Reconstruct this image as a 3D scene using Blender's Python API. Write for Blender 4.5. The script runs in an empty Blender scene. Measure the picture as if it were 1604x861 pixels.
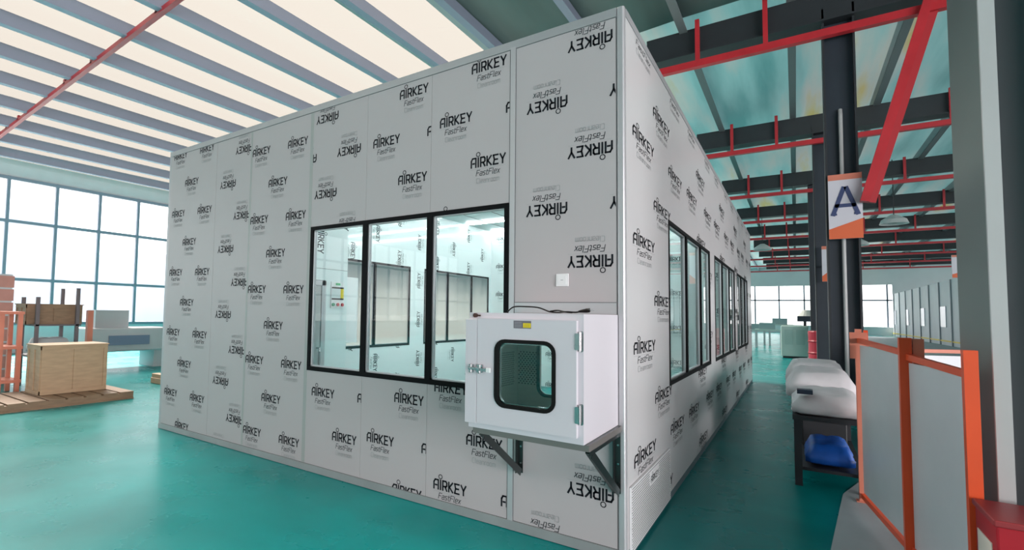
import bpy, math, random
from mathutils import Vector, Matrix
random.seed(7)
C = bpy.context.scene.collection
sc = bpy.context.scene

# ------------------------------------------------------------------ camera
W_PX, H_PX = 1604.0, 861.0
cam_loc = Vector((0.9038, -3.5151, 1.5786))
yaw, pitch, roll, f_px, cx, cy = 0.632332, 0.0545365, 0.0174290, 803.43, 657.90, 445.31
fwd = Vector((-math.sin(yaw)*math.cos(pitch), math.cos(yaw)*math.cos(pitch), math.sin(pitch)))
r0 = Vector((math.cos(yaw), math.sin(yaw), 0)); u0 = r0.cross(fwd)
rr = math.cos(roll)*r0 + math.sin(roll)*u0
uu = -math.sin(roll)*r0 + math.cos(roll)*u0
cd = bpy.data.cameras.new('camera'); cam = bpy.data.objects.new('camera', cd); C.objects.link(cam)
cam.matrix_world = Matrix(((rr.x, uu.x, -fwd.x, cam_loc.x), (rr.y, uu.y, -fwd.y, cam_loc.y), (rr.z, uu.z, -fwd.z, cam_loc.z), (0, 0, 0, 1)))
cd.sensor_fit = 'HORIZONTAL'; cd.sensor_width = 36.0; cd.lens = 36.0*f_px/W_PX
cd.shift_x = (W_PX/2 - cx)/W_PX; cd.shift_y = (cy - H_PX/2)/W_PX
cd.clip_end = 400; cd.clip_start = 0.05
sc.camera = cam

# ------------------------------------------------------------------ world, lights, exposure
wd = bpy.data.worlds.new('world'); sc.world = wd; wd.use_nodes = True
nt = wd.node_tree; nt.nodes.clear()
wo = nt.nodes.new('ShaderNodeOutputWorld'); bg = nt.nodes.new('ShaderNodeBackground')
tc = nt.nodes.new('ShaderNodeTexCoord'); sp = nt.nodes.new('ShaderNodeSeparateXYZ'); cr = nt.nodes.new('ShaderNodeValToRGB')
nt.links.new(tc.outputs['Generated'], sp.inputs[0]); nt.links.new(sp.outputs['Z'], cr.inputs[0])
e = cr.color_ramp.elements
e[0].position = 0.0; e[0].color = (.66, .66, .67, 1); e[1].position = .5; e[1].color = (1, .95, .985, 1)
x = e.new(.03); x.color = (1, .95, .97, 1)
nt.links.new(cr.outputs[0], bg.inputs[0]); bg.inputs[1].default_value = 3.0
nt.links.new(bg.outputs[0], wo.inputs[0])
sc.view_settings.view_transform = 'Standard'; sc.view_settings.look = 'None'
sc.view_settings.gamma = 1.0; sc.view_settings.use_curve_mapping = False
sc.view_settings.exposure = 0.0
sc.cycles.use_denoising = True
sc.cycles.max_bounces = 10; sc.cycles.diffuse_bounces = 5; sc.cycles.glossy_bounces = 5
sc.cycles.transparent_max_bounces = 16; sc.cycles.transmission_bounces = 8
sc.cycles.sample_clamp_indirect = 6.0

def area(name, loc, rot, sx, sy, power, col):
    l = bpy.data.lights.new(name, 'AREA'); l.shape = 'RECTANGLE'; l.size = sx; l.size_y = sy; l.energy = power; l.color = col
    o = bpy.data.objects.new(name, l); C.objects.link(o); o.location = loc; o.rotation_euler = rot
    return o
sun = bpy.data.lights.new('sun', 'SUN'); sun.energy = 46.0; sun.angle = math.radians(24); sun.color = (1, .91, .89)
so = bpy.data.objects.new('sun', sun); C.objects.link(so); so.rotation_euler = Vector((.72, -.09, -.69)).to_track_quat('-Z', 'Y').to_euler()
# added fill light for the booth faces, right of it and well behind the camera
area('daylight_right_opening', (13.5, -8.5, 2.6), Vector((-.93, .37, -.03)).to_track_quat('-Z', 'Y').to_euler(), 18.0, 4.0, 2700, (1, .955, .965))

# ------------------------------------------------------------------ materials
MATS = {}
def mat(name, col=(.8, .8, .8), rough=.5, metal=0.0, spec=.5, noise=0.0, nscale=8.0, emit=None, estr=0.0, stretch=None, coat=0.0, bump=0.0, rvar=0.0):
    if name in MATS: return MATS[name]
    m = bpy.data.materials.new(name); m.use_nodes = True; MATS[name] = m
    t = m.node_tree; b = t.nodes['Principled BSDF']
    b.inputs['Base Color'].default_value = (*col, 1); b.inputs['Roughness'].default_value = rough
    b.inputs['Metallic'].default_value = metal; b.inputs['Specular IOR Level'].default_value = spec
    b.inputs['Coat Weight'].default_value = coat; b.inputs['Coat Roughness'].default_value = .15
    if noise or bump or rvar:
        g = t.nodes.new('ShaderNodeNewGeometry'); mp = t.nodes.new('ShaderNodeMapping'); n = t.nodes.new('ShaderNodeTexNoise')
        t.links.new(g.outputs['Position'], mp.inputs[0]); t.links.new(mp.outputs[0], n.inputs[0])
        if stretch: mp.inputs['Scale'].default_value = stretch
        n.inputs['Scale'].default_value = nscale; n.inputs['Detail'].default_value = 4
        if noise:
            r = t.nodes.new('ShaderNodeMapRange'); t.links.new(n.outputs[0], r.inputs[0])
            r.inputs['From Min'].default_value = .25; r.inputs['From Max'].default_value = .75
            r.inputs['To Min'].default_value = 1-noise; r.inputs['To Max'].default_value = 1+noise
            h = t.nodes.new('ShaderNodeVectorMath'); h.operation = 'SCALE'; h.inputs[0].default_value = col
            t.links.new(r.outputs[0], h.inputs['Scale']); t.links.new(h.outputs[0], b.inputs['Base Color'])
        if rvar:
            r2 = t.nodes.new('ShaderNodeMapRange'); t.links.new(n.outputs[0], r2.inputs[0])
            r2.inputs['From Min'].default_value = .3; r2.inputs['From Max'].default_value = .7
            r2.inputs['To Min'].default_value = max(.02, rough-rvar); r2.inputs['To Max'].default_value = rough+rvar
            t.links.new(r2.outputs[0], b.inputs['Roughness'])
        if bump:
            bp = t.nodes.new('ShaderNodeBump'); bp.inputs['Strength'].default_value = bump; bp.inputs['Distance'].default_value = .02
            t.links.new(n.outputs[0], bp.inputs['Height']); t.links.new(bp.outputs[0], b.inputs['Normal'])
    if emit:
        b.inputs['Emission Color'].default_value = (*emit, 1); b.inputs['Emission Strength'].default_value = estr
    return m
def glassmat(name, tint=(.93, .97, .96), rough=0.0, ior=1.5, diffuse=0.0, trans=None):
    m = bpy.data.materials.new(name); m.use_nodes = True; MATS[name] = m
    t = m.node_tree; t.nodes.clear(); o = t.nodes.new('ShaderNodeOutputMaterial')
    tr = t.nodes.new('ShaderNodeBsdfTransparent'); tr.inputs[0].default_value = (*tint, 1)
    gl = t.nodes.new('ShaderNodeBsdfGlossy'); gl.inputs['Roughness'].default_value = rough
    fr = t.nodes.new('ShaderNodeFresnel'); fr.inputs[0].default_value = ior
    mx = t.nodes.new('ShaderNodeMixShader'); t.links.new(fr.outputs[0], mx.inputs[0])
    t.links.new(tr.outputs[0], mx.inputs[1]); t.links.new(gl.outputs[0], mx.inputs[2])
    last = mx
    if diffuse:
        tl = t.nodes.new('ShaderNodeBsdfTranslucent'); tl.inputs[0].default_value = (*(trans or tint), 1)
        m2 = t.nodes.new('ShaderNodeMixShader'); m2.inputs[0].default_value = diffuse
        t.links.new(mx.outputs[0], m2.inputs[1]); t.links.new(tl.outputs[0], m2.inputs[2]); last = m2
    t.links.new(last.outputs[0], o.inputs[0])
    return m
# film on the sandwich panels: pale grey with faint wrinkling
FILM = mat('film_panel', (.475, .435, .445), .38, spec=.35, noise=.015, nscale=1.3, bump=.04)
FILM_IN = mat('film_panel_inside', (.82, .86, .86), .07, spec=.6, noise=.01, nscale=1.5)
INK = mat('ink_black', (.012, .013, .018), .6, spec=.15)
INK_MID = mat('ink_dark_grey', (.055, .058, .065), .6, spec=.2)
INK_PALE = mat('ink_pale_grey', (.33, .335, .34), .5)
INK_PALE_IN = mat('ink_pale_grey_inside', (.5, .55, .55), .5)
ALU = mat('brushed_aluminium', (.56, .55, .57), .32, metal=.4, noise=.03, nscale=2.0)
ALU_W = mat('matt_aluminium_film', (.44, .44, .455), .42, metal=.35, noise=.05, nscale=4)
BASE = mat('base_channel', (.36, .37, .375), .4, metal=.3, noise=.10, nscale=2.5, stretch=(1, 1, .3))
SEAM = mat('seam_shadow_gap', (.16, .165, .17), .7)
TAPE = mat('seam_tape', (.36, .37, .36), .35, noise=.05, nscale=5)
BLACK = mat('black_window_frame', (.004, .004, .005), .6, spec=.12)
GLASS = glassmat('clear_glass')
GLASS_P = glassmat('passbox_glass', (.86, .90, .87), ior=1.9)
FROST = glassmat('frosted_film_glass', (.40, .43, .43), .15, diffuse=.93, trans=(.34, .36, .355))
WHITE_EN = mat('white_enamel', (.64, .60, .645), .35, coat=0, noise=.01, nscale=2)
STEEL = mat('stainless', (.55, .55, .56), .25, metal=1.0, noise=.04, nscale=6, stretch=(1, 1, 10))
STEEL_D = mat('stainless_dark', (.065, .075, .075), .3, metal=.85, noise=.08, nscale=5)
RUBBER = mat('black_rubber', (.008, .007, .007), .5, spec=.15)
CHROME = mat('chrome', (.42, .41, .42), .22, metal=1.0)
WHITE_P = mat('white_plastic', (.80, .79, .80), .35)
LIGHTM = mat('light_diffuser', (1, 1, 1), .4, emit=(.93, 1, 1), estr=33.0)
CEIL_IN = mat('booth_ceiling_panel', (.55, .66, .66), .35)
RED = mat('red_painted_steel', (.50, .025, .035), .4, noise=.12, nscale=3)
PURL = mat('galvanised_purlin', (.24, .27, .35), .5, metal=.15, noise=.1, nscale=.8, stretch=(1, .2, 1))
DARK = mat('dark_steel', (.022, .026, .031), .55, noise=.12, nscale=2)
NAVY = mat('navy_column_paint', (.03, .04, .055), .45, noise=.1, nscale=1.5)
GREENG = mat('green_grey_column_paint', (.115, .15, .145), .5, noise=.06, nscale=1.5)
PALEM = mat('pale_flange_edge', (.45, .46, .46), .4, noise=.05, nscale=2)
ORANGE = mat('orange_paint', (.80, .085, .018), .45, noise=.06, nscale=3)
ORANGE_P = mat('faded_orange_paint', (.62, .20, .13), .5, noise=.1, nscale=3)
WOOD = mat('plywood', (.42, .28, .17), .6, noise=.14, nscale=4, stretch=(1, 1, 6))
WOOD_D = mat('brown_wood', (.24, .15, .09), .6, noise=.18, nscale=5, stretch=(1, 1, 5))
GREYP = mat('pale_grey_paint', (.50, .52, .54), .5, noise=.05, nscale=2)
MINT = mat('mint_machine_paint', (.45, .58, .54), .45, noise=.05, nscale=2)
FOAM = mat('white_foam', (.66, .62, .64), .7, noise=.08, nscale=6)
BLUE = mat('blue_plastic', (.01, .09, .42), .4, noise=.15, nscale=8)
SHEET = mat('milky_plastic_sheet', (.66, .68, .71), .35, noise=.06, nscale=2)
REDBOX = mat('red_box_paint', (.42, .008, .02), .4, noise=.06, nscale=5)
WALLW = mat('hall_wall_paint', (.62, .64, .66), .6, noise=.05, nscale=.7)
YEL = mat('yellow_label', (.80, .60, .02), .5)
BRONZE = mat('brown_stop', (.09, .035, .03), .35, metal=.4)
ROAD = mat('pale_mat', (.36, .40, .42), .6, noise=.12, nscale=1.5)
SKYL = glassmat('skylight_sheet', (.47, .47, .425), .3, diffuse=.62, trans=(.05, .047, .038))

def floor_mat():
    m = bpy.data.materials.new('teal_epoxy_floor'); m.use_nodes = True; t = m.node_tree; b = t.nodes['Principled BSDF']
    g = t.nodes.new('ShaderNodeNewGeometry'); n = t.nodes.new('ShaderNodeTexNoise'); n.inputs['Scale'].default_value = .55; n.inputs['Detail'].default_value = 6
    n.inputs['Distortion'].default_value = .6
    t.links.new(g.outputs['Position'], n.inputs[0])
    r = t.nodes.new('ShaderNodeValToRGB'); t.links.new(n.outputs[0], r.inputs[0])
    r.color_ramp.elements[0].position = .3; r.color_ramp.elements[0].color = (.0, .150, .150, 1)
    r.color_ramp.elements[1].position = .7; r.color_ramp.elements[1].color = (.0, .255, .255, 1)
    t.links.new(r.outputs[0], b.inputs['Base Color'])
    n2 = t.nodes.new('ShaderNodeTexNoise'); n2.inputs['Scale'].default_value = 1.7; n2.inputs['Detail'].default_value = 5
    t.links.new(g.outputs['Position'], n2.inputs[0])
    mr = t.nodes.new('ShaderNodeMapRange'); t.links.new(n2.outputs[0], mr.inputs[0]); mr.inputs['To Min'].default_value = .18; mr.inputs['To Max'].default_value = .40
    t.links.new(mr.outputs[0], b.inputs['Roughness'])
    n3 = t.nodes.new('ShaderNodeTexNoise'); n3.inputs['Scale'].default_value = 5; n3.inputs['Detail'].default_value = 3
    t.links.new(g.outputs['Position'], n3.inputs[0])
    bp = t.nodes.new('ShaderNodeBump'); bp.inputs['Strength'].default_value = .05; bp.inputs['Distance'].default_value = .01
    t.links.new(n3.outputs[0], bp.inputs['Height']); t.links.new(bp.outputs[0], b.inputs['Normal'])
    b.inputs['IOR'].default_value = 1.25; b.inputs['Specular Tint'].default_value = (.55, .93, 1, 1)
    return m
FLOOR = floor_mat()
def foil_mat():
    m = bpy.data.materials.new('roof_insulation_foil'); m.use_nodes = True; t = m.node_tree; b = t.nodes['Principled BSDF']
    g = t.nodes.new('ShaderNodeNewGeometry'); mp = t.nodes.new('ShaderNodeMapping'); n = t.nodes.new('ShaderNodeTexNoise')
    mp.inputs['Scale'].default_value = (1.3, .14, 1)
    t.links.new(g.outputs['Position'], mp.inputs[0]); t.links.new(mp.outputs[0], n.inputs[0]); n.inputs['Scale'].default_value = .8; n.inputs['Detail'].default_value = 5
    r = t.nodes.new('ShaderNodeValToRGB'); t.links.new(n.outputs[0], r.inputs[0]); el = r.color_ramp.elements
    el[0].position = .30; el[0].color = (.10, .30, .31, 1); el[1].position = .70; el[1].color = (.50, .42, .10, 1)
    k = el.new(.48); k.color = (.25, .50, .51, 1); k = el.new(.60); k.color = (.45, .52, .50, 1)
    t.links.new(r.outputs[0], b.inputs['Base Color']); b.inputs['Roughness'].default_value = .42; b.inputs['Metallic'].default_value = .3
    tl = t.nodes.new('ShaderNodeBsdfTranslucent'); t.links.new(r.outputs[0], tl.inputs[0]); mx = t.nodes.new('ShaderNodeMixShader')
    mx.inputs[0].default_value = .035; t.links.new(b.outputs[0], mx.inputs[1]); t.links.new(tl.outputs[0], mx.inputs[2])
    t.links.new(mx.outputs[0], t.nodes['Material Output'].inputs[0])
    return m
FOIL = foil_mat()
FOIL_D = mat('dusty_roof_foil', (.10, .15, .145), .5, noise=.35, nscale=.9, stretch=(1.2, .2, 1))  # near bay foil, darker and opaque

# ------------------------------------------------------------------ mesh helpers
class MB:
    def __init__(s): s.v = []; s.f = []; s.mi = []; s.mats = []
    def m(s, mt):
        if mt not in s.mats: s.mats.append(mt)
        return s.mats.index(mt)
    def poly(s, pts, mt):
        b = len(s.v); s.v += [tuple(p) for p in pts]; s.f.append(tuple(range(b, b+len(pts)))); s.mi.append(s.m(mt))
    def box(s, x0, x1, y0, y1, z0, z1, mt):
        b = len(s.v)
        s.v += [(x0, y0, z0), (x1, y0, z0), (x1, y1, z0), (x0, y1, z0), (x0, y0, z1), (x1, y0, z1), (x1, y1, z1), (x0, y1, z1)]
        for q in ((0, 3, 2, 1), (4, 5, 6, 7), (0, 1, 5, 4), (1, 2, 6, 5), (2, 3, 7, 6), (3, 0, 4, 7)):
            s.f.append(tuple(b+i for i in q)); s.mi.append(s.m(mt))
    def bar(s, a, b_, w, h, mt, up=(0, 0, 1)):
        a = Vector(a); b_ = Vector(b_); d = (b_-a).normalized(); upv = Vector(up)
        if abs(d.dot(upv)) > .97: upv = Vector((0, 1, 0))
        sd = d.cross(upv).normalized()*w/2; u = sd.cross(d).normalized()*h/2
        k = len(s.v)
        for p in (a, b_):
            for q in (-sd-u, sd-u, sd+u, -sd+u): s.v.append(tuple(p+q))
        for q in ((0, 1, 2, 3), (7, 6, 5, 4), (0, 4, 5, 1), (1, 5, 6, 2), (2, 6, 7, 3), (3, 7, 4, 0)):
            s.f.append(tuple(k+i for i in q)); s.mi.append(s.m(mt))
    def tube(s, pts, r, mt, n=10, cap=True):
        pts = [Vector(p) for p in pts]; k = len(s.v); rs = r if isinstance(r, (list, tuple)) else [r]*len(pts)
        for i, p in enumerate(pts):
            d = (pts[min(i+1, len(pts)-1)]-pts[max(i-1, 0)]).normalized()
            a = Vector((0, 0, 1)) if abs(d.z) < .9 else Vector((1, 0, 0))
            e1 = d.cross(a).normalized(); e2 = d.cross(e1).normalized()
            for j in range(n):
                t = 2*math.pi*j/n; s.v.append(tuple(p+(e1*math.cos(t)+e2*math.sin(t))*rs[i]))
        for i in range(len(pts)-1):
            for j in range(n):
                s.f.append((k+i*n+j, k+i*n+(j+1) % n, k+(i+1)*n+(j+1) % n, k+(i+1)*n+j)); s.mi.append(s.m(mt))
        if cap:
            s.f.append(tuple(k+j for j in range(n))); s.mi.append(s.m(mt))
            s.f.append(tuple(k+(len(pts)-1)*n+j for j in reversed(range(n)))); s.mi.append(s.m(mt))
    def prism(s, pts2, axis, a0, a1, mt, holes=None):
        """outline (convex or simple) extruded along axis"""
        def P(p, a):
            if axis == 'x': return (a, p[0], p[1])
            if axis == 'y': return (p[0], a, p[1])
            return (p[0], p[1], a)
        k = len(s.v); n = len(pts2)
        s.v += [P(p, a0) for p in pts2]+[P(p, a1) for p in pts2]
        s.f.append(tuple(k+i for i in range(n))); s.mi.append(s.m(mt))
        s.f.append(tuple(k+n+i for i in reversed(range(n)))); s.mi.append(s.m(mt))
        for i in range(n):
            j = (i+1) % n; s.f.append((k+i, k+j, k+n+j, k+n+i)); s.mi.append(s.m(mt))
    def ring(s, outer, inner, axis, a0, a1, mt):
        """frame between two loops with equal point counts"""
        def P(p, a):
            if axis == 'x': return (a, p[0], p[1])
            if axis == 'y': return (p[0], a, p[1])
            return (p[0], p[1], a)
        k = len(s.v); n = len(outer)
        for L in (outer, inner):
            for a in (a0, a1): s.v += [P(p, a) for p in L]
        o0, o1, i0, i1 = k, k+n, k+2*n, k+3*n
        for i in range(n):
            j = (i+1) % n
            for q in ((o0+i, o0+j, i0+j, i0+i), (o1+i, i1+i, i1+j, o1+j), (o0+i, o1+i, o1+j, o0+j), (i0+i, i0+j, i1+j, i1+i)):
                s.f.append(q); s.mi.append(s.m(mt))
    def build(s, name, parent=None, bevel=0, smooth=False):
        me = bpy.data.meshes.new(name); me.from_pydata(s.v, [], s.f)
        for mt in s.mats: me.materials.append(mt)
        me.polygons.foreach_set('material_index', s.mi)
        if smooth: me.polygons.foreach_set('use_smooth', [True]*len(s.f))
        me.update(); o = bpy.data.objects.new(name, me); C.objects.link(o)
        if parent:
            o.parent = parent; o.matrix_parent_inverse = Matrix.Translation(parent.location).inverted()
        if bevel:
            b = o.modifiers.new('bevel', 'BEVEL'); b.width = bevel; b.segments = 2; b.limit_method = 'ANGLE'
        return o
def tag(o, label=None, cat=None, group=None, kind=None):
    if label: o['label'] = label
    if cat: o['category'] = cat
    if group: o['group'] = group
    if kind: o['kind'] = kind
    return o
def thing(name, label, cat, loc=(0, 0, 0), group=None):
    o = bpy.data.objects.new(name, None); C.objects.link(o); o.location = loc; o.empty_display_size = .1
    return tag(o, label, cat, group)
def rrect(x0, x1, z0, z1, r, n=6):
    pts = []
    for (cx_, cz, a) in ((x1-r, z0+r, -90), (x1-r, z1-r, 0), (x0+r, z1-r, 90), (x0+r, z0+r, 180)):
        for i in range(n+1):
            t = math.radians(a+90*i/n); pts.append((cx_+r*math.cos(t), cz+r*math.sin(t)))
    return pts

# ------------------------------------------------------------------ stroke lettering
G = {  # polylines on a cell: x 0..w, y 0..1
 'A': (.78, [[(0, 0), (0, .72), (.22, 1), (.78, 1), (.78, 0)], [(.26, .42), (.52, .42)]]),
 'I': (.10, [[(.05, 0), (.05, 1)]]),
 'R': (.70, [[(0, 0), (0, 1), (.55, 1), (.70, .85), (.70, .55), (.55, .42), (.22, .42)], [(.40, .42), (.70, 0)]]),
 'K': (.68, [[(0, 0), (0, 1)], [(.66, 1), (.12, .50), (.68, 0)]]),
 'E': (.74, [[(0, 1), (.74, 1)], [(.16, .5), (.66, .5)], [(0, 0), (.74, 0)], [(0, 1), (.16, .5), (0, 0)]]),
 'Y': (.78, [[(0, 1), (.39, .45), (.78, 1)], [(.39, .45), (.39, 0)]]),
 'F': (.55, [[(0, 0), (0, 1), (.6, 1)], [(0, .52), (.5, .52)]]),
 'a': (.45, [[(0, .68), (.38, .68), (.45, .6), (.45, 0), (.08, 0), (0, .1), (0, .3), (.08, .4), (.45, .4)]]),
 's': (.42, [[(.42, .68), (.06, .68), (0, .58), (.04, .40), (.38, .32), (.42, .12), (.34, 0), (0, 0)]]),
 't': (.32, [[(.1, .92), (.1, .1), (.18, 0), (.34, 0)], [(0, .68), (.34, .68)]]),
 'l': (.12, [[(.03, 1), (.03, .08), (.12, 0)]]),
 'e': (.45, [[(.02, .35), (.45, .35), (.45, .58), (.36, .68), (.08, .68), (0, .58), (0, .1), (.08, 0), (.42, 0)]]),
 'x': (.44, [[(0, 0), (.44, .68)], [(0, .68), (.44, 0)]]),
 'C': (.55, [[(.55, .95), (.45, 1), (.12, 1), (0, .85), (0, .15), (.12, 0), (.55, 0)]]),
 'n': (.45, [[(0, 0), (0, .68), (.36, .68), (.45, .58), (.45, 0)]]),
 'r': (.30, [[(0, 0), (0, .55), (.12, .68), (.32, .68)]]),
 'o': (.45, [[(.1, 0), (.35, 0), (.45, .12), (.45, .56), (.35, .68), (.1, .68), (0, .56), (0, .12), (.1, 0)]]),
 'm': (.68, [[(0, 0), (0, .68), (.6, .68), (.68, .6), (.68, 0)], [(.34, .68), (.34, 0)]]),
}
def stroke_quads(pl, w):
    out = []
    for (a, b) in zip(pl[:-1], pl[1:]):
        dx, dy = b[0]-a[0], b[1]-a[1]; L = math.hypot(dx, dy) or 1
        ex, ey = dx/L*w*.42, dy/L*w*.42; nx, ny = -dy/L*w/2, dx/L*w/2
        out.append([(a[0]-ex-nx, a[1]-ey-ny), (b[0]+ex-nx, b[1]+ey-ny), (b[0]+ex+nx, b[1]+ey+ny), (a[0]-ex+nx, a[1]-ey+ny)])
    return out
def word(txt, x, y, cap, target, w, slant=0.0, gap=.22):
    tot = sum(G[c][0] for c in txt)+gap*(len(txt)-1); sx = target/tot
    q = []; px = 0
    for c in txt:
        for pl in G[c][1]:
            q += stroke_quads([(x+(px+p[0])*sx+slant*p[1]*cap, y+p[1]*cap) for p in pl], w)
        px += G[c][0]+gap
    return q
def logo_polys(simple=False):
    q = [(p, 0) for p in word('AIRKEY', -.150, -.036, .072, .300, .0132, gap=.36)]
    ring = [(-.0875+.017*math.cos(t*math.pi/5), .064+.017*math.sin(t*math.pi/5)) for t in range(11)]
    q += [(p, 0) for p in stroke_quads(ring, .006)]
    q.append(([(-.155, -.055), (.155, -.055), (.155, -.0535), (-.155, -.0535)], 2))
    if not simple:
        q += [(p, 1) for p in word('FastFlex', -.105, -.108, .044, .205, .0052, slant=.22)]
        q += [(p, 2) for p in word('Cleanroom', -.100, -.168, .038, .200, .0036)]
    else:
        q += [(p, 1) for p in word('FastFlex', -.105, -.108, .044, .205, .0052, slant=.22)]
    return q
LOGO = logo_polys()
def clip(poly, r):
    for ax, lim, sg in ((0, r[0], 1), (0, r[1], -1), (1, r[2], 1), (1, r[3], -1)):
        out = []; n = len(poly)
        for i in range(n):
            a, b = poly[i], poly[(i+1) % n]; da, db = sg*(a[ax]-lim), sg*(b[ax]-lim)
            if da >= 0: out.append(a)
            if (da >= 0) != (db >= 0):
                t = da/(da-db); out.append((a[0]+(b[0]-a[0])*t, a[1]+(b[1]-a[1])*t))
        poly = out
        if len(poly) < 3: return []
    return poly
def face_front(y): return lambda u, v, n=0: (u, y-n, v)
def face_right(x_): return lambda u, v, n=0: (x_+n, u, v)
INKS = (INK, INK_MID, INK_PALE)
def put_logo(mb, fm, rect, u, v, rot=0, sx=1.0, inks=INKS, scale=1.0, off=.0012, polys=None):
    c, s_ = math.cos(math.radians(rot)), math.sin(math.radians(rot))
    if rect[0]-.4*sx > u or rect[1]+.4*sx < u or rect[2]-.4 > v or rect[3]+.4 < v: return
    for k, (poly, ink) in enumerate(polys or LOGO):
        pts = [(u+sx*scale*(c*p[0]-s_*p[1]), v+scale*(s_*p[0]+c*p[1])) for p in poly]
        pts = clip(pts, rect)
        if pts: mb.poly([fm(p[0], p[1], off) for p in pts], inks[ink])

# ------------------------------------------------------------------ HALL STRUCTURE
PH = .775
XL, YF = -20.0, 68.0
m = MB(); m.box(XL-.3, 26, -32, YF+.3, -.3, 0, FLOOR); tag(m.build('floor'), kind='structure')

YN = -30
def roof_z(x_): return 7.62+.06*x_ if x_ < 0 else 7.62-.015*x_
PURLIN_X = [-18.85, -17.45, -16.05, -14.7, -13.35, -12.0, -10.7, -9.4, -8.1, -6.75, -5.4, -4.1, -2.45, -.85, .9, 2.7, 4.5, 6.4, 8.4, 10.6]
ROOFG = mat('grey_roof_sheet', (.42, .44, .46), .5, noise=.08, nscale=.8)
def x_dark(a): return a > 12
# roof: translucent sheets between the purlins on the window side, insulation foil on the other
m = MB(); xs = [XL-.2]+PURLIN_X+[13.0, 17.0, 22.0]
for i in range(len(xs)-1):
    a, b = xs[i], xs[i+1]; sky = b <= -4.0
    mt = SKYL if sky else FOIL
    c_ = a+(b-a)*.68 if sky else b
    if sky: m.poly([(c_, YN, roof_z(c_)), (b, YN, roof_z(b)), (b, YF, roof_z(b)), (c_, YF, roof_z(c_))][::-1], ROOFG)
    ys = (YN, YF) if sky else (YN, 7.6, YF)
    for y0_, y1_, mm in zip(ys[:-1], ys[1:], (mt,) if sky else (FOIL_D, FOIL)):
        m.poly([(a, y0_, roof_z(a)), (c_, y0_, roof_z(c_)), (c_, y1_, roof_z(c_)), (a, y1_, roof_z(a))][::-1], mm)
    if x_dark(a): m.poly([(a, YN, roof_z(a)+.12), (b, YN, roof_z(b)+.12), (b, YF, roof_z(b)+.12), (a, YF, roof_z(a)+.12)], DARK)
tag(m.build('ceiling'), kind='structure')
# window wall at the left
m = MB(); m.box(XL-.25, XL, YN, YF, 0, .95, WALLW); m.box(XL-.25, XL, YN, YF, 5.86, roof_z(XL), GREYP)
tag(m.build('wall_left'), kind='structure')
m = MB()
MULL = mat('window_mullion', (.22, .25, .31), .5)
yy = -29.92+.01
while yy < YF:
    m.box(XL-.10, XL+.02, yy-.045, yy+.045, .95, 5.86, MULL); yy += 1.385
for z in (.98, 2.45, 4.37, 5.80): m.box(XL-.10, XL+.03, YN, YF, z-.05, z+.05, MULL)
wf = tag(m.build('window_1'), kind='structure')
m = MB(); m.poly([(XL-.05, YN, .95), (XL-.05, YF, .95), (XL-.05, YF, 5.86), (XL-.05, YN, 5.86)], GLASS); m.build('glass_pane', wf)
m = MB(); m.box(XL, 22, YN-.3, YN, 0, 7.7, WALLW); tag(m.build('wall_back'), kind='structure')
# far wall with its windows
m = MB(); m.box(XL, 22, YF, YF+.3, 0, .9, WALLW); m.box(XL, 22, YF, YF+.3, 5.3, 7.7, WALLW); m.box(9, 22, YF, YF+.3, .9, 5.3, WALLW)
tag(m.build('wall_far'), kind='structure')
m = MB(); x_ = XL+1
while x_ < 9: m.box(x_-.07, x_+.07, YF, YF+.1, .9, 5.3, MULL); x_ += 2.3
m.box(XL, 9, YF, YF+.1, 3.6, 3.75, MULL)
wf = tag(m.build('window_2'), kind='structure')
m = MB(); m.poly([(XL, YF+.05, .9), (9, YF+.05, .9), (9, YF+.05, 5.3), (XL, YF+.05, 5.3)], GLASS); m.build('glass_pane', wf)
# long white partition on the right
m = MB(); m.box(9, 9.15, 12, YF, 0, 4.3, WALLW)
yy = 16
POST = mat('partition_post', (.30, .33, .36), .5)
while yy < YF: m.box(8.93, 9.0, yy-.08, yy+.08, 0, 4.3, POST); yy += 3.4
for a in range(16, 66, 7): m.box(8.96, 9.0, a+.8, a+2.4, 1.2, 2.6, mat('partition_glazing', (.30, .36, .42), .2))
m.box(8.95, 9.0, 12, YF, .25, .33, YEL)
tag(m.build('wall_right'), kind='structure')

# purlins, one by one
for i, x_ in enumerate(PURLIN_X):
    z = roof_z(x_); m = MB()
    m.box(x_-.035, x_+.035, YN, YF, z-.30, z-.02, PURL if x_ < -2 else mat('grey_purlin', (.16, .18, .19), .5))
    m.box(x_-.035, x_+.11, YN, YF, z-.31, z-.28, PURL if x_ < -2 else MATS['grey_purlin'])
    tag(m.build('roof_purlin'), 'grey steel purlin running lengthwise between pale translucent roof sheets' if x_ < -4.5 else 'dull steel purlin running lengthwise under teal insulated roof', 'purlin',
        'purlins under the translucent roof' if x_ < -4.5 else 'purlins under the insulated roof')

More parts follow.
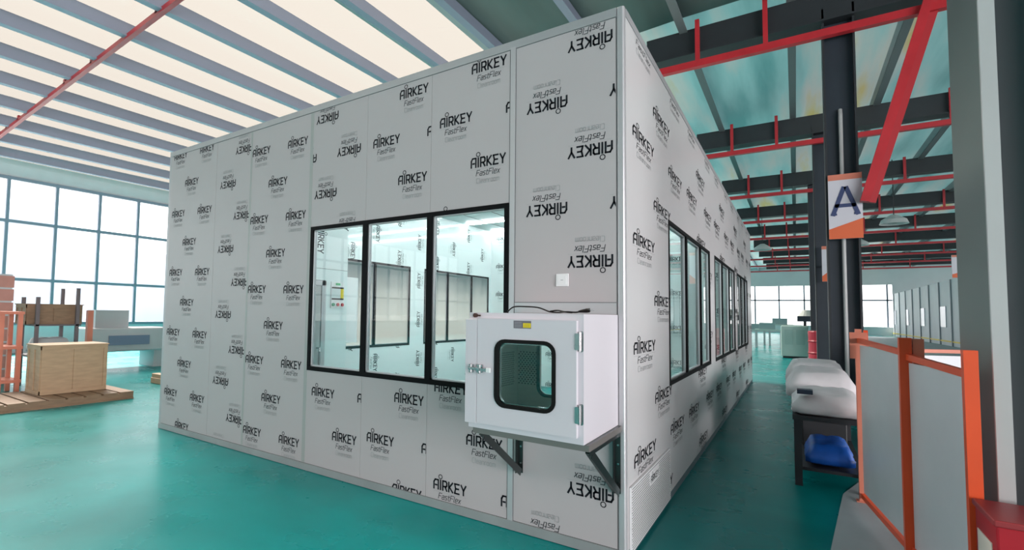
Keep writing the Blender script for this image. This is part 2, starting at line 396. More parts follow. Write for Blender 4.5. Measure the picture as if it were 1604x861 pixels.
# trusses
TY = [.85, 7.5, 14.2, 20.95, 27.7, 34.4, 41.1, 47.8, 54.5, 61.2]
ordinal = ['nearest', 'second', 'third', 'fourth', 'fifth', 'sixth', 'seventh', 'eighth', 'ninth', 'farthest']
for i, ty in enumerate(TY):
    t = thing('roof_truss', 'red steel roof tie with vertical hanger rods, %s one from the viewer' % ordinal[i], 'roof truss', (0, ty, 6.5), 'red roof ties across the hall')
    def tz(x_): return 7.33+.0623*x_ if i == 0 else 6.5+.0623*min(0, x_+3)
    m = MB(); m.bar((XL+.3, ty, tz(XL+.3)), (-3, ty, tz(-3)), .09, .09, RED); 
    m.bar((-3, ty, tz(-3)), (16, ty, tz(16)) if i else (1.72, ty, 7.25), .13 if i else .09, .13 if i else .09, RED)
    m.build('tie_beam', t)
    hx = [-18.2, -16.2, -15.3, -12.3, -10.9, -8.2, -6.3, -4.6] if i == 0 else [-18.2, -15.4, -12.6, -9.8, -7.9, -5.4, -4.0, -.55, .55, 4.1, 6.2, 9.5]
    for x_ in hx:
        m = MB(); w = .09 if i == 0 else .075
        m.bar((x_, ty, tz(x_)), (x_, ty, roof_z(x_)-.2), w, w, RED, up=(0, 1, 0)); m.build('hanger_rod', t)
    if i:
        m = MB(); m.box(-1.5, 16, ty+.12, ty+.36, roof_z(0)-.85, roof_z(0)-.32, DARK)
        m.box(-1.5, 16, ty+.02, ty+.46, roof_z(0)-.87, roof_z(0)-.84, DARK); m.build('rafter', t)

# columns
def column(x0, x1, y0, y1, ztop, label, body, edge, sidem, g=None):
    t = thing('steel_column', label, 'column', ((x0+x1)/2, (y0+y1)/2, 0), g)
    m = MB(); m.box(x0, x0+.03, y0, y1, 0, ztop, edge); m.box(x1-.03, x1, y0, y1, 0, ztop, edge); m.build('flange', t)
    m = MB(); m.box(x0+.03, x1-.03, (y0+y1)/2-.02, (y0+y1)/2+.02, 0, ztop, body); m.build('web', t)
    m = MB(); m.box(x0-.04, x1+.04, y0-.05, y1+.05, 0, .02, DARK); m.build('base_plate', t)
    return t
cA = column(1.36, 1.80, 7.62, 7.95, 7.0, 'dark navy steel column carrying the letter A board', NAVY, DARK, NAVY)
m = MB(); m.tube([(1.585, 7.70, .02), (1.585, 7.70, 5.1), (1.585, 7.74, 5.2)], .03, PALEM); tag(m.build('conduit_pipe', cA), 'pale conduit pipe')
m = MB(); m.bar((1.84, 7.40, 3.50), (2.80, 7.40, 7.1), .12, .16, RED, up=(0, 1, 0)); m.bar((1.94, 7.55, 3.50), (2.92, 7.55, 7.1), .10, .10, mat('red_brace_inner', (.46, .035, .045), .4), up=(0, 1, 0))
tag(m.build('diagonal_brace'), 'thick red diagonal brace rising right from the navy column', 'brace')
for ty in (14.2, 20.95):
    column(1.36, 1.80, ty+.1, ty+.45, 7.0, 'dark steel column standing behind the lettered one, %s of the row' % ('second' if ty < 15 else 'third'), NAVY, DARK, NAVY)
# near column on the right
t = thing('steel_column', 'large green-grey steel column at the right edge', 'column', (1.95, .9, 0))
m = MB(); m.box(1.73, 1.75, .44, 1.08, 0, 7.3, GREENG); m.box(1.729, 1.79, .42, .44, 0, 7.3, PALEM); m.build('flange', t)
m = MB(); m.box(1.755, 2.15, .80, .82, 0, 7.3, mat('column_web_paint', (.20, .20, .22), .45)); m.build('web', t)
m = MB(); m.box(2.15, 2.175, .42, 1.08, 0, 7.3, DARK); m.build('flange', t)
m = MB(); m.tube([(1.80, .74, 0), (1.80, .74, 7)], .02, mat('cable_duct', (.33, .30, .33), .5)); m.build('cable_duct', t)
# letter boards
def board(name, label, x0, x1, y, z0, z1, letter):
    t = thing(name, label, 'sign', ((x0+x1)/2, y, z0))
    w = x1-x0; h = z1-z0
    m = MB(); m.box(x0, x1, y, y+.03, z0, z1, mat('board_white', (.62, .62, .68), .5)); m.build('board', t)
    m = MB(); m.box(x0, x1, y-.003, y, z1-h*.09, z1, ORANGE_P); m.build('top_band', t); m = MB()
    m.poly([(x0, y-.003, z0), (x1, y-.003, z0), (x1, y-.003, z0+h*.30), (x0, y-.003, z0+h*.15)], mat('board_orange', (.72, .14, .05), .5)); m.build('colour_band', t)
    if letter:
        m = MB(); cxm = (x0+x1)/2; zb = z0+h*.38; zt = z0+h*.78; q = w*.055
        for a, b in (((cxm-.36*w, zb), (cxm-.04*w, zt)), ((cxm+.36*w, zb), (cxm+.04*w, zt)), ((cxm-.25*w, zb+.13*h), (cxm+.25*w, zb+.13*h))):
            for p in stroke_quads([a, b], w*.14): m.poly([(u, y-.006, v) for u, v in p], mat('letter_navy', (.04, .06, .16), .5))
        for s_ in (-1, 1):
            m.box(cxm+s_*.34*w-.09*w, cxm+s_*.34*w+.09*w, y-.008, y-.005, zb-.02, zb+.015, MATS['letter_navy'])
        m.build('letter', t)
    return t
board('letter_sign', 'white and orange board with large letter A hung on the navy column', 1.385, 1.825, 7.50, 2.93, 4.02, True)
b_ = board('letter_sign', 'small orange topped board hanging far right under dark roof', 4.0, 4.24, 14.2, 2.65, 3.2, False)
m = MB(); m.tube([(4.12, 14.215, 3.2), (4.12, 14.215, 6.44)], .012, DARK, 6); m.build('hanging_rod', b_)
b_ = board('letter_sign', 'narrow white board half hidden left of the navy column', 1.50, 1.66, 14.0, 2.6, 3.55, False)
m = MB(); m.box(1.55, 1.61, 14.03, 14.299, 3.0, 3.05, DARK); m.build('bracket', b_)

# ------------------------------------------------------------------ CLEANROOM BOOTH
H, L, D, T = 3.683, 5.908, 11.874, .05
booth = thing('cleanroom_booth', 'large white cleanroom booth of printed film covered panels on teal floor', 'cleanroom booth', (-L/2, D/2, 0))
ff = face_front(0.0); fr_ = face_right(0.0)
WX0, WX1, WZ0, WZ1 = -3.055, -.845, .985, 2.425
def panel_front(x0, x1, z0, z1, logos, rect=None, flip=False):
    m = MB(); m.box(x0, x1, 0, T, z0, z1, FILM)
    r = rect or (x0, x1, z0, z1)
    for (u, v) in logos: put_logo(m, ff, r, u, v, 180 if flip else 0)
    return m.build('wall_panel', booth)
def col(u, v0, n=6): return [(u, v0-PH*k) for k in range(n)]
zt, zb = H-.07, .075
g = .003
panel_front(-L+.05, -4.79, zb, zt, col(-5.64, 3.595)+col(-5.02, 3.585)+col(-5.345, 3.205, 5))
panel_front(-4.785, -4.105, zb, zt, col(-4.245, 3.44)+col(-4.54, 3.065, 5), flip=True)
panel_front(-4.075, -3.10, zb, zt, col(-3.915, 3.355, 5)+col(-3.30, 3.345, 5)+col(-3.61, 2.965, 4))
panel_front(-3.055, -2.3145, WZ1, zt, [(-2.86, 3.515), (-2.55, 3.13), (-2.86, 2.745), (-2.55, 2.36), (-3.16, 3.13)], flip=True)
panel_front(-3.055, -2.3145, zb, WZ0, [(-2.82, .785), (-2.52, .395), (-2.205, .785)])
panel_front(-2.3115, -1.5800, WZ1, zt, [(-1.775, 3.52), (-2.08, 3.13), (-1.775, 2.745), (-1.465, 3.13)])
panel_front(-2.3115, -1.5800, zb, WZ0, [(-1.77, .84), (-2.08, .455), (-1.775, .065), (-1.47, .455)])
panel_front(-1.5770, -.845, WZ1, zt, [(-1.03, 3.555), (-1.335, 3.17), (-1.03, 2.78), (-1.335, 2.375), (-.72, 3.17)])
panel_front(-1.5770, -.845, zb, WZ0, [(-1.35, .975), (-1.04, .595), (-1.345, .195), (-.735, .195)])
P7 = [(-.23, 3.50-PH*k) for k in range(5)]+[(-.545, 3.115-PH*k) for k in (0, 1, 4)]+[(.062, 3.115-PH*k) for k in (0, 1)]
for r_ in ((-.790, -.055, 1.45, zt), (-.790, -.055, zb, .99), (-.790, -.60, .99, 1.45), (-.17, -.055, .99, 1.45)): panel_front(*r_, P7, flip=True)
# seams, tapes, posts on the front
m = MB(); m.box(-3.10, -3.055, -.002, T, zb, zt, TAPE); m.build('seam_tape', booth)
m = MB(); m.box(-4.105, -4.075, -.002, T, zb, zt, TAPE); m.build('seam_tape', booth)
m = MB(); m.box(-4.79, -4.785, .004, T, zb, zt, SEAM); m.build('seam', booth)
m = MB()
for s_ in (-2.313, -1.5785):
    m.box(s_-.0015, s_+.0015, .004, T, zb, WZ0, SEAM); m.box(s_-.0015, s_+.0015, .004, T, WZ1, zt, SEAM)
m.build('seam', booth)
m = MB(); m.box(-.845, -.838, .003, T, zb, zt, SEAM); m.box(-.838, -.797, -.004, T, zb-.02, zt+.02, ALU); m.box(-.797, -.790, .003, T, zb, zt, SEAM); m.build('frame_post', booth)
m = MB(); m.box(-.055, -.050, .003, T, zb, zt, SEAM)
q = rrect(-.050, 0, 0, .052, .014, 4); m.prism([(a, b) for a, b in q], 'z', 0, H, ALU)
m.build('corner_post', booth)
m = MB(); m.box(-L, -L+.05, 0, .05, 0, H, ALU_W); m.build('corner_post', booth)
m = MB(); m.box(-L+.05, -.050, .003, T, zt, zt+.006, SEAM); m.box(-L+.05, -.050, -.003, T, zt+.006, H, ALU_W); m.build('top_rail', booth)
m = MB(); m.box(-L, -.050, .003, T, zb-.005, zb, SEAM); m.box(-L, -.050, -.006, T, 0.004, zb-.005, BASE); m.box(-L, 0, .01, T, 0, .006, SEAM); m.build('base_rail', booth)
m = MB(); m.box(-.790, -.055, -.004, 0, 1.590, 1.664, ALU); m.box(-.790, -.055, -.005, 0, 1.664, 1.669, SEAM); m.build('junction_rail', booth)

def window(axis, a0, a1, mulls, z0, z1, fw=.052, pane=GLASS, name='booth_window', pos=0.0, inner=True, silver=True, oneface=False):
    """three-light window set in the wall; axis 'x' lies on a plane y=pos, axis 'y' on x=pos (outside towards +x)"""
    def B(m, p0, p1, d0, d1, zz0, zz1, mt):
        if axis == 'x': m.box(p0, p1, min(pos+d0, pos+d1), max(pos+d0, pos+d1), zz0, zz1, mt)
        else: m.box(min(pos-d0, pos-d1), max(pos-d0, pos-d1), p0, p1, zz0, zz1, mt)
    m = MB()
    B(m, a0, a1, -.006, .05, z1-fw*.68, z1, BLACK); B(m, a0, a1, -.006, .05, z0, z0+fw*.8, BLACK)
    B(m, a0, a0+fw*.7, -.006, .05, z0+fw*.8, z1-fw*.68, BLACK); B(m, a1-fw*.7, a1, -.006, .05, z0+fw*.8, z1-fw*.68, BLACK)
    for q in mulls: B(m, q-fw*.55, q+fw*.55, -.006, .05, z0+fw*.8, z1-fw*.68, BLACK)
    w = m.build('window_frame', booth)
    if silver:
        m = MB(); ed = [a0]+list(mulls)+[a1]
        for p, q in zip(ed[:-1], ed[1:]):
            B(m, p+fw*.55, p+fw*.55+.012, .012, .05, z0+fw*.8, z1-fw*.68, ALU); B(m, q-fw*.55-.012, q-fw*.55, .012, .05, z0+fw*.8, z1-fw*.68, ALU)
            B(m, p+fw*.5, q-fw*.5, .012, .05, z1-fw*.68-.008, z1-fw*.68, ALU); B(m, p+fw*.5, q-fw*.5, .012, .05, z0+fw*.8, z0+fw*.8+.012, ALU)
        m.build('spacer_bar', w)
    ed = [a0]+list(mulls)+[a1]
    for p, q in zip(ed[:-1], ed[1:]):
        m = MB(); d = .022
        if axis == 'x': m.poly([(p, pos+d, z0+.02), (q, pos+d, z0+.02), (q, pos+d, z1-.02), (p, pos+d, z1-.02)], pane)
        else: m.poly([(pos-d, p, z0+.02), (pos-d, q, z0+.02), (pos-d, q, z1-.02), (pos-d, p, z1-.02)], pane)
        m.build('glass_pane', w)
window('x', WX0, WX1, (-2.313, -1.5785), WZ0, WZ1)

# right face -------------------------------------------------------
RW = [(1.447, 4.157, (2.39, 3.36)), (4.66, 7.54, (5.60, 6.63)), (8.04, 10.62, (8.93, 9.78))]
def wall_x(xo, xi, y0, y1, z0, z1, wins, wz0, wz1, material, fmap, logos, name, sx, rot=0, inks=INKS, scale=1.0, off=.0012):
    rects = []; prev = y0
    for (a, b, _) in wins:
        rects += [(prev, a, z0, z1), (a, b, z0, wz0), (a, b, wz1, z1)]; prev = b
    rects.append((prev, y1, z0, z1))
    for r in rects:
        m = MB(); m.box(min(xo, xi), max(xo, xi), r[0], r[1], r[2], r[3], material)
        for lg in logos: put_logo(m, fmap, r, lg[0], lg[1], lg[2] if len(lg) > 2 else rot, sx, inks, scale, off)
        m.build(name, booth)
lg = []
for k in range(6):
    b = 2.225*k
    lg += [(.55+b, 2.895-.77*j) for j in range(-1, 4)]+[(1.205+b, 3.245-.77*j) for j in range(0, 5)]+[(1.81+b, 2.895-.77*j) for j in range(-1, 4)]
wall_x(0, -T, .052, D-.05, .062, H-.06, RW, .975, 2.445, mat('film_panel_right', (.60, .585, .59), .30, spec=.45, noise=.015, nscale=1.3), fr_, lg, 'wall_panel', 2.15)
m = MB(); m.box(-.05, .003, .052, D, H-.057, H, ALU_W); m.box(-.05, 0, .052, D, H-.060, H-.057, SEAM); m.build('top_rail', booth)
m = MB(); m.box(-.05, .001, .052, D, 0, .062, mat('blue_grey_base_channel', (.16, .20, .22), .4, metal=.4)); m.build('base_rail', booth)  # aluminium base track, its shade put into the darker blue-grey colour
m = MB(); m.box(-.05, .002, D-.05, D, 0, H, ALU_W); m.build('corner_post', booth)
GLASS_R = glassmat('double_glazing', (.70, .78, .76), ior=1.9)
for (a, b, mu) in RW: window('y', a, b, mu, .975, 2.445, pane=GLASS_R)

# outer left and back walls
m = MB()
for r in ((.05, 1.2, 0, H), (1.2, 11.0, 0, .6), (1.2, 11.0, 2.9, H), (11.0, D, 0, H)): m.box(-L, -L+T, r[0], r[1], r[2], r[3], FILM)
m.build('wall_panel', booth)
m = MB()
for y_ in (1.2, 4.4, 7.7, 11.0): m.box(-L-.003, -L+T, y_-.03, y_+.03, .6, 2.9, BLACK)
m.build('window_frame', booth)
m = MB(); m.box(-L+T, -T, D-T, D, 0, H, FILM); m.build('wall_panel', booth)
# inner side wall with its frosted windows
XI = -4.94
fi = face_right(XI)
IW = [(1.60, 4.15, (2.30, 3.15)), (4.60, 7.20, (5.45, 6.42)), (8.04, 10.62, (8.93, 9.78))]
lgi = []
for k in range(16):
    y_ = 1.35+.615*k
    for j in range(0, 6):
        lgi.append((y_, 3.30-.74*j-(.37 if k % 2 else 0), -90 if (k//2) % 2 else 90))
IIN = (mat('ink_inside', (.02, .03, .035), .5, spec=.1), mat('ink_inside_mid', (.15, .2, .2), .5), INK_PALE_IN)
wall_x(XI, XI-T, .05, D-.05, 0, 3.53, IW, .97, 2.435, FILM_IN, fi, lgi, 'inner_wall_panel', 1.25, 90, IIN, .95)
for (a, b, mu) in IW: window('y', a, b, mu, .97, 2.435, pane=FROST, pos=XI)
# changing room block with the steel door
XP, YP = -4.10, 1.61
fp = face_right(XP)
m = MB(); m.box(XP-T, XP, .05, YP, 0, 2.13, mat('smooth_inner_panel', (.78, .85, .85), .25)); m.box(XP-T, XP, .05, YP, 2.135, 3.53, FILM_IN); m.box(XP-T, XP-.004, .05, YP, 2.13, 2.135, SEAM)
for (u, v) in ((1.10, 2.50), (1.56, 2.86), (1.10, 3.25), (.65, 2.86)): put_logo(m, fp, (.05, YP, 2.14, 3.53), u, v, -90, 1.2, IIN, 1.1)
m.build('partition_panel', booth)
m = MB(); m.box(XI, XP-T, YP-T, YP, 0, 3.53, FILM_IN); m.build('partition_panel', booth)
dr = MB(); dr.box(XP, XP+.03, .18, .24, 0, 1.97, ALU); dr.box(XP, XP+.03, 1.12, 1.19, 0, 1.97, ALU); dr.box(XP, XP+.03, .18, 1.19, 1.91, 1.97, ALU); dr.box(XP, XP+.022, 1.112, 1.12, 0, 1.91, SEAM); dr.box(XP, XP+.022, .24, 1.12, 1.902, 1.91, SEAM); dr.box(XP, XP+.012, 1.19, 1.198, 0, 1.975, SEAM); dr.box(XP, XP+.012, .18, 1.198, 1.97, 1.978, SEAM)
dr = dr.build('door_frame', booth)
m = MB(); m.box(XP+.002, XP+.02, .24, 1.112, .01, 1.902, mat('door_steel', (.42, .43, .43), .3, metal=.5)); dl = m.build('door_leaf', dr)
m = MB(); m.tube([(XP+.02, 1.06, .72), (XP+.075, 1.06, .72), (XP+.09, 1.04, .76), (XP+.09, 1.04, 1.06), (XP+.075, 1.06, 1.10), (XP+.02, 1.06, 1.10)], .012, CHROME); m.build('door_handle', dr)
# control panel
cp = thing('control_panel', 'small wall control panel with yellow and black display and three buttons inside booth', 'control panel', (XP, 1.42, 1.8))
m = MB(); m.box(XP+.001, XP+.012, 1.30, 1.54, 1.62, 1.97, WHITE_P); m.build('housing', cp)
m = MB(); m.box(XP+.012, XP+.016, 1.31, 1.53, 1.88, 1.90, BLACK); m.box(XP+.012, XP+.016, 1.31, 1.53, 1.73, 1.75, BLACK); m.box(XP+.012, XP+.015, 1.31, 1.47, 1.75, 1.88, mat('screen_grey', (.6, .66, .66), .3)); m.box(XP+.012, XP+.016, 1.47, 1.53, 1.75, 1.88, YEL); m.build('display', cp)
m = MB(); m.box(XP+.012, XP+.018, 1.38, 1.46, 1.925, 1.955, mat('green_indicator', (.03, .4, .15), .4)); m.build('indicator', cp)
for k, (c_) in enumerate(((.02, .3, .15), (.5, .03, .04), (.5, .03, .04))):
    m = MB(); y_ = 1.335+.085*k; m.tube([(XP+.012, y_, 1.665), (XP+.03, y_, 1.665)], .022, mat('button_%s' % ('green' if k == 0 else 'red'), c_, .4), 12); m.build('button', cp)
m = MB(); m.box(XI+.001, XI+.10, 1.75, 2.62, 1.08, 2.12, WHITE_P)
tag(m.build('wall_cabinet', bevel=.005), 'flat white cabinet on inner wall beside the partition edge', 'cabinet')
# end wall of the first room
YE = 7.32
m = MB(); m.box(XI, -T, YE, YE+T, 0, 3.53, FILM_IN); fe = face_front(YE)
for i in range(9):
    for j in range(6): put_logo(m, fe, (XI, -T, 0, 3.53), -4.65+.62*i, 3.35-.66*j-(.33 if i % 2 else 0), 0, 1.0, IIN, 1.0)
m.build('partition_panel', booth)
# inner faces of front and right walls are plain film; ceiling
m = MB(); m.box(-L+T, -T, T, D-T, 3.53, 3.58, CEIL_IN)
for i in range(1, 8): m.box(-.05-.62*i-.004, -.05-.62*i+.004, T, D-T, 3.524, 3.53, SEAM)
m.build('ceiling_panel', booth)
for k, y_ in enumerate((1.25, 2.45, 3.65, 4.85, 6.05, 7.2, 8.6, 9.8, 11.0)):
    m = MB(); m.box(XI+.06 if y_ > 2 else XP+.1, -.12, y_-.018, y_+.018, 3.500, 3.523, LIGHTM)
    o = m.build('strip_light'); 
    tag(o, ['long white strip light on booth ceiling nearest the front window', 'second strip light back from the front window on booth ceiling', 'middle strip light on the booth ceiling', 'fourth strip light back on booth ceiling before the end wall', 'fifth strip light back on booth ceiling before the end wall', 'strip light close against the front of the end wall', 'strip light just behind the end wall in rear booth room', 'middle strip light in the rear booth room', 'strip light at the very back of the booth'][k], 'strip light', 'strip lights on the booth ceiling')
# return air grille
gr = thing('air_grille', 'white perforated return air grille low on the booth side near corner', 'air grille', (0, .72, .25))
m = MB(); m.box(.003, .016, .075, 1.36, .035, .455, WHITE_P)
m.build('grille_plate', gr)
DOT = mat('grille_hole', (.03, .035, .035), .8)
m = MB(); ny, nz = 64, 24
for i in range(ny):
    for j in range(nz):
        y_ = .095+1.25*(i+(.5 if j % 2 else 0))/ny; z = .052+.388*j/(nz-1)
        if .60 < y_ < .90 and .33 < z < .43: continue
        if y_ > 1.345: continue
        m.poly([(.0165, y_-.0062, z-.0036), (.0165, y_+.0062, z-.0036), (.0165, y_+.0062, z+.0036), (.0165, y_-.0062, z+.0036)], DOT)
m.build('perforation', gr)
m = MB(); m.box(.016, .019, .60, .90, .335, .425, WHITE_P)
for p, ink in LOGO:
    if ink == 0: m.poly([(.0195, .75+u*.85, .375+v*.55) for u, v in p], INK)
m.build('name_plate', gr)
# wall switch
sw = thing('wall_switch', 'small square white switch plate on front panel above pass box', 'switch', (-.42, 0, 1.825))
m = MB(); m.box(-.466, -.377, -.012, -.0012, 1.780, 1.869, WHITE_P); m.build('switch_plate', sw, bevel=.002)
m = MB(); m.box(-.452, -.391, -.0155, -.012, 1.794, 1.855, WHITE_P); m.box(-.430, -.413, -.0160, -.0155, 1.822, 1.826, INK_PALE); m.build('rocker', sw, bevel=.001)

# ------------------------------------------------------------------ PASS BOX
pb = thing('pass_box', 'white pass box with round cornered window mounted on the booth front', 'pass box', (-.40, -.35, .86))
X0, X1, Y0, Y1, Z0, Z1 = -.775, -.045, -.68, -.004, .868, 1.585
wx0, wx1, wz0, wz1 = -.575, -.195, 1.02, 1.425
m = MB()
m.box(X0, X0+.02, Y0, Y1, Z0, Z1, WHITE_EN); m.box(X1-.02, X1, Y0, Y1, Z0, Z1, WHITE_EN)
m.box(X0+.02, X1-.02, Y0, Y1, Z1-.02, Z1, WHITE_EN); m.box(X0+.02, X1-.02, Y0, Y1, Z0, Z0+.02, WHITE_EN)
m.box(X0+.02, wx0-.03, Y0, Y0+.02, Z0+.02, Z1-.02, WHITE_EN); m.box(wx1+.03, X1-.02, Y0, Y0+.02, Z0+.02, Z1-.02, WHITE_EN)
m.box(wx0-.03, wx1+.03, Y0, Y0+.02, Z0+.02, wz0-.03, WHITE_EN); m.box(wx0-.03, wx1+.03, Y0, Y0+.02, wz1+.03, Z1-.02, WHITE_EN)
m.build('cabinet_shell', pb)
LINING = mat('chamber_steel', (.74, .76, .70), .35, metal=.25)
m = MB(); a = .022   # stainless lining
m.box(X0+a, X0+a+.004, Y0+a, -.03, Z0+a, Z1-a, LINING); m.box(X1-a-.004, X1-a, Y0+a, -.03, Z0+a, Z1-a, LINING)
m.box(X0+a, X1-a, Y0+a, -.03, Z0+a, Z0+a+.004, LINING); m.box(X0+a, X1-a, Y0+a, -.03, Z1-a-.004, Z1-a, LINING)
m.ring(rrect(X0+a, X1-a, Z0+a, Z1-a, .001, 6), rrect(wx0, wx1, wz0, wz1, .06, 6), 'y', -.034, -.028, LINING); m.build('chamber_lining', pb)
m = MB()
for i in range(14):
    for j in range(16):
        yy_ = -.42+.024*i+(.012 if j % 2 else 0); m.poly([(X0+a+.0045, yy_-.006, 1.08+.015*j-.004), (X0+a+.0045, yy_+.006, 1.08+.015*j-.004), (X0+a+.0045, yy_+.006, 1.08+.015*j+.004), (X0+a+.0045, yy_-.006, 1.08+.015*j+.004)], mat('chamber_hole', (.06, .06, .06), .5))
for i in range(6):
    for j in range(16):
        xx_ = -.735+.024*i+(.012 if j % 2 else 0); m.poly([(xx_-.006, -.0345, 1.08+.015*j-.004), (xx_+.006, -.0345, 1.08+.015*j-.004), (xx_+.006, -.0345, 1.08+.015*j+.004), (xx_-.006, -.0345, 1.08+.015*j+.004)], MATS['chamber_hole'])
m.build('perforated_plate', pb)
m = MB(); m.ring(rrect(wx0-.022, wx1+.022, wz0-.022, wz1+.022, .07), rrect(wx0, wx1, wz0, wz1, .055), 'y', -.042, -.034, RUBBER); m.build('rear_gasket', pb)
# door
dx0, dx1, dz0, dz1, dy0, dy1 = -.700, -.075, .905, 1.548, -.712, -.682
def srect(x0, x1, z0, z1, n=6):   # square loop with the same point count as rrect
    return rrect(x0, x1, z0, z1, .002, n)
m = MB(); m.ring(srect(dx0, dx1, dz0, dz1), rrect(wx0+.002, wx1-.002, wz0+.002, wz1-.002, .066), 'y', dy0, dy1, WHITE_EN); door = m.build('door', pb)
m = MB(); m.ring(rrect(wx0-.004, wx1+.003, wz0-.002, wz1+.002, .07), rrect(wx0+.020, wx1-.020, wz0+.020, wz1-.020, .05), 'y', dy0-.006, dy1+.004, RUBBER); m.build('window_gasket', door)
m = MB(); m.ring(rrect(wx0+.018, wx1-.018, wz0+.018, wz1-.018, .052), rrect(wx0+.026, wx1-.026, wz0+.026, wz1-.026, .045), 'y', dy0+.012, dy1+.006, STEEL); m.build('window_spacer', door)
m = MB(); q = rrect(wx0+.01, wx1-.01, wz0+.01, wz1-.01, .06); m.poly([(p[0], dy0+.008, p[1]) for p in q], GLASS_P); m.build('glass_pane', door)
m = MB(); m.box(-.785, -.704, dy0, dy1, .900, 1.543, WHITE_EN); m.box(-.704, -.700, dy0+.01, dy1, .905, 1.543, SEAM); m.build('latch_strip', pb, bevel=.003)
m = MB(); m.box(-.452, -.342, dy0-.002, dy0, 1.495, 1.540, mat('label_grey', (.16, .14, .17), .4)); m.box(-.392, -.343, dy0-.003, dy0-.002, 1.500, 1.527, YEL)
for k in range(4): m.box(-.447, -.400, dy0-.003, dy0-.002, 1.503+.009*k, 1.505+.009*k, mat('label_line', (.45, .43, .45), .5))
for k in range(3): m.box(-.388+.002*k, -.350, dy0-.0035, dy0-.003, 1.505+.007*k, 1.5065+.007*k, mat('label_text', (.35, .2, .02), .5))
m.build('rating_label', door)
# latch
m = MB(); m.box(-.752, -.722, dy0-.012, dy0, 1.212, 1.262, CHROME); m.box(-.695, -.655, dy0-.016, dy0, 1.215, 1.265, CHROME)
m.tube([(-.737, dy0-.014, 1.21), (-.737, dy0-.014, 1.264)], .007, CHROME); m.tube([(-.673, dy0-.018, 1.21), (-.673, dy0-.018, 1.267)], .007, CHROME)
m.box(-.752, -.66, dy0-.022, dy0-.014, 1.230, 1.248, CHROME)
m.box(-.665, -.600, dy0-.028, dy0-.020, 1.226, 1.246, CHROME); m.box(-.622, -.594, dy0-.031, dy0-.019, 1.222, 1.250, WHITE_P)
m.build('latch', pb, bevel=.002)
for z0_, z1_ in ((1.375, 1.49), (.975, 1.09)):
    hg = MB(); hg.prism(rrect(-.066, -.046, z0_, z1_, .009), 'y', Y0-.004, Y0, CHROME); hg.tube([(-.066, Y0-.014, z0_+.004), (-.066, Y0-.014, z1_-.004)], .009, CHROME); 
    hg.prism(rrect(-.082, -.060, z0_+.012, z1_-.012, .005), 'y', dy0-.005, dy0, STEEL); hg.build('hinge', pb)
m = MB(); m.tube([(-.728, Y0-.018, 1.567), (-.728, Y0, 1.567)], .014, BRONZE, 14); m.bar((-.712, Y0-.012, 1.567), (-.690, Y0-.012, 1.566), .006, .010, BRONZE); m.build('door_stop', pb)
# brackets
FRAME_S = mat('brushed_shelf_steel', (.22, .20, .19), .4, metal=.4)
for x_, lab in ((-.735, 'left'), (-.050, 'right')):
    bt = thing('shelf_bracket', 'dark steel triangular bracket under the %s end of the pass box' % lab, 'bracket', (x_, 0, .43), 'brackets holding the pass box')
    m = MB(); m.box(x_-.02, x_+.02, -.008, -.003, .43, .845, STEEL_D); m.box(x_-.02, x_-.016, -.045, -.008, .43, .845, STEEL_D); m.build('wall_leg', bt)
    m = MB(); m.box(x_-.02, x_+.02, -.62, -.008, .838, .845, STEEL_D); m.box(x_+.016, x_+.02, -.62, -.008, .80, .845, STEEL_D); m.build('top_arm', bt)
    m = MB(); m.bar((x_, -.575, .815), (x_, -.030, .450), .038, .030, STEEL_D); m.bar((x_+.018, -.575, .80), (x_+.018, -.030, .44), .003, .05, STEEL_D); m.build('diagonal_strut', bt)
    for z in (.50, .62, .74):
        m = MB(); m.tube([(x_+.006, -.008, z), (x_+.006, -.014, z)], .007, CHROME, 8); m.build('bolt', bt)
m = MB(); m.box(-.755, -.025, -.655, -.60, .846, .866, STEEL_D); m.box(-.755, -.025, -.659, -.655, .83, .866, FRAME_S); m.box(-.755, -.735, -.60, -.01, .846, .866, STEEL_D); m.box(-.045, -.025, -.60, -.01, .846, .866, STEEL_D); m.box(-.025, -.022, -.655, -.01, .830, .866, FRAME_S)
tag(m.build('support_frame'), 'flat stainless steel frame directly under the pass box', 'support frame')
# black power cord on top
pts = [(-.60, -.50, 1.592), (-.58, -.45, 1.625), (-.50, -.42, 1.628), (-.42, -.42, 1.622), (-.34, -.44, 1.598), (-.27, -.47, 1.594), (-.21, -.50, 1.598), (-.15, -.50, 1.596), (-.10, -.50, 1.606)]
def smooth(pts, n=6):
    out = []; P = [Vector(p) for p in pts]
    for i in range(len(P)-1):
        a, b, c, d = P[max(i-1, 0)], P[i], P[i+1], P[min(i+2, len(P)-1)]
        for k in range(n):
            t = k/n; out.append(.5*((2*b)+(c-a)*t+(2*a-5*b+4*c-d)*t*t+(3*b-a-3*c+d)*t**3))
    out.append(P[-1]); return out
cb = thing('power_cord', 'black power cord with plug lying on top of the pass box', 'cord', (-.35, -.46, 1.585))
m = MB(); m.tube(smooth(pts), .0045, RUBBER, 8); m.tube(smooth([(-.33, -.455, 1.600), (-.28, -.46, 1.606), (-.22, -.49, 1.597), (-.18, -.48, 1.594)]), .0045, RUBBER, 8); m.build('cable', cb, smooth=True)
m = MB(); m.tube([(-.135, -.50, 1.600), (-.11, -.50, 1.604), (-.085, -.50, 1.607), (-.07, -.50, 1.609)], [.006, .010, .013, .012], RUBBER, 12); m.build('plug', cb, smooth=True)
m = MB(); m.bar((-.07, -.507, 1.613), (-.048, -.509, 1.615), .006, .0018, CHROME); m.bar((-.07, -.493, 1.605), (-.048, -.492, 1.607), .006, .0018, CHROME); m.build('plug_pin', cb)

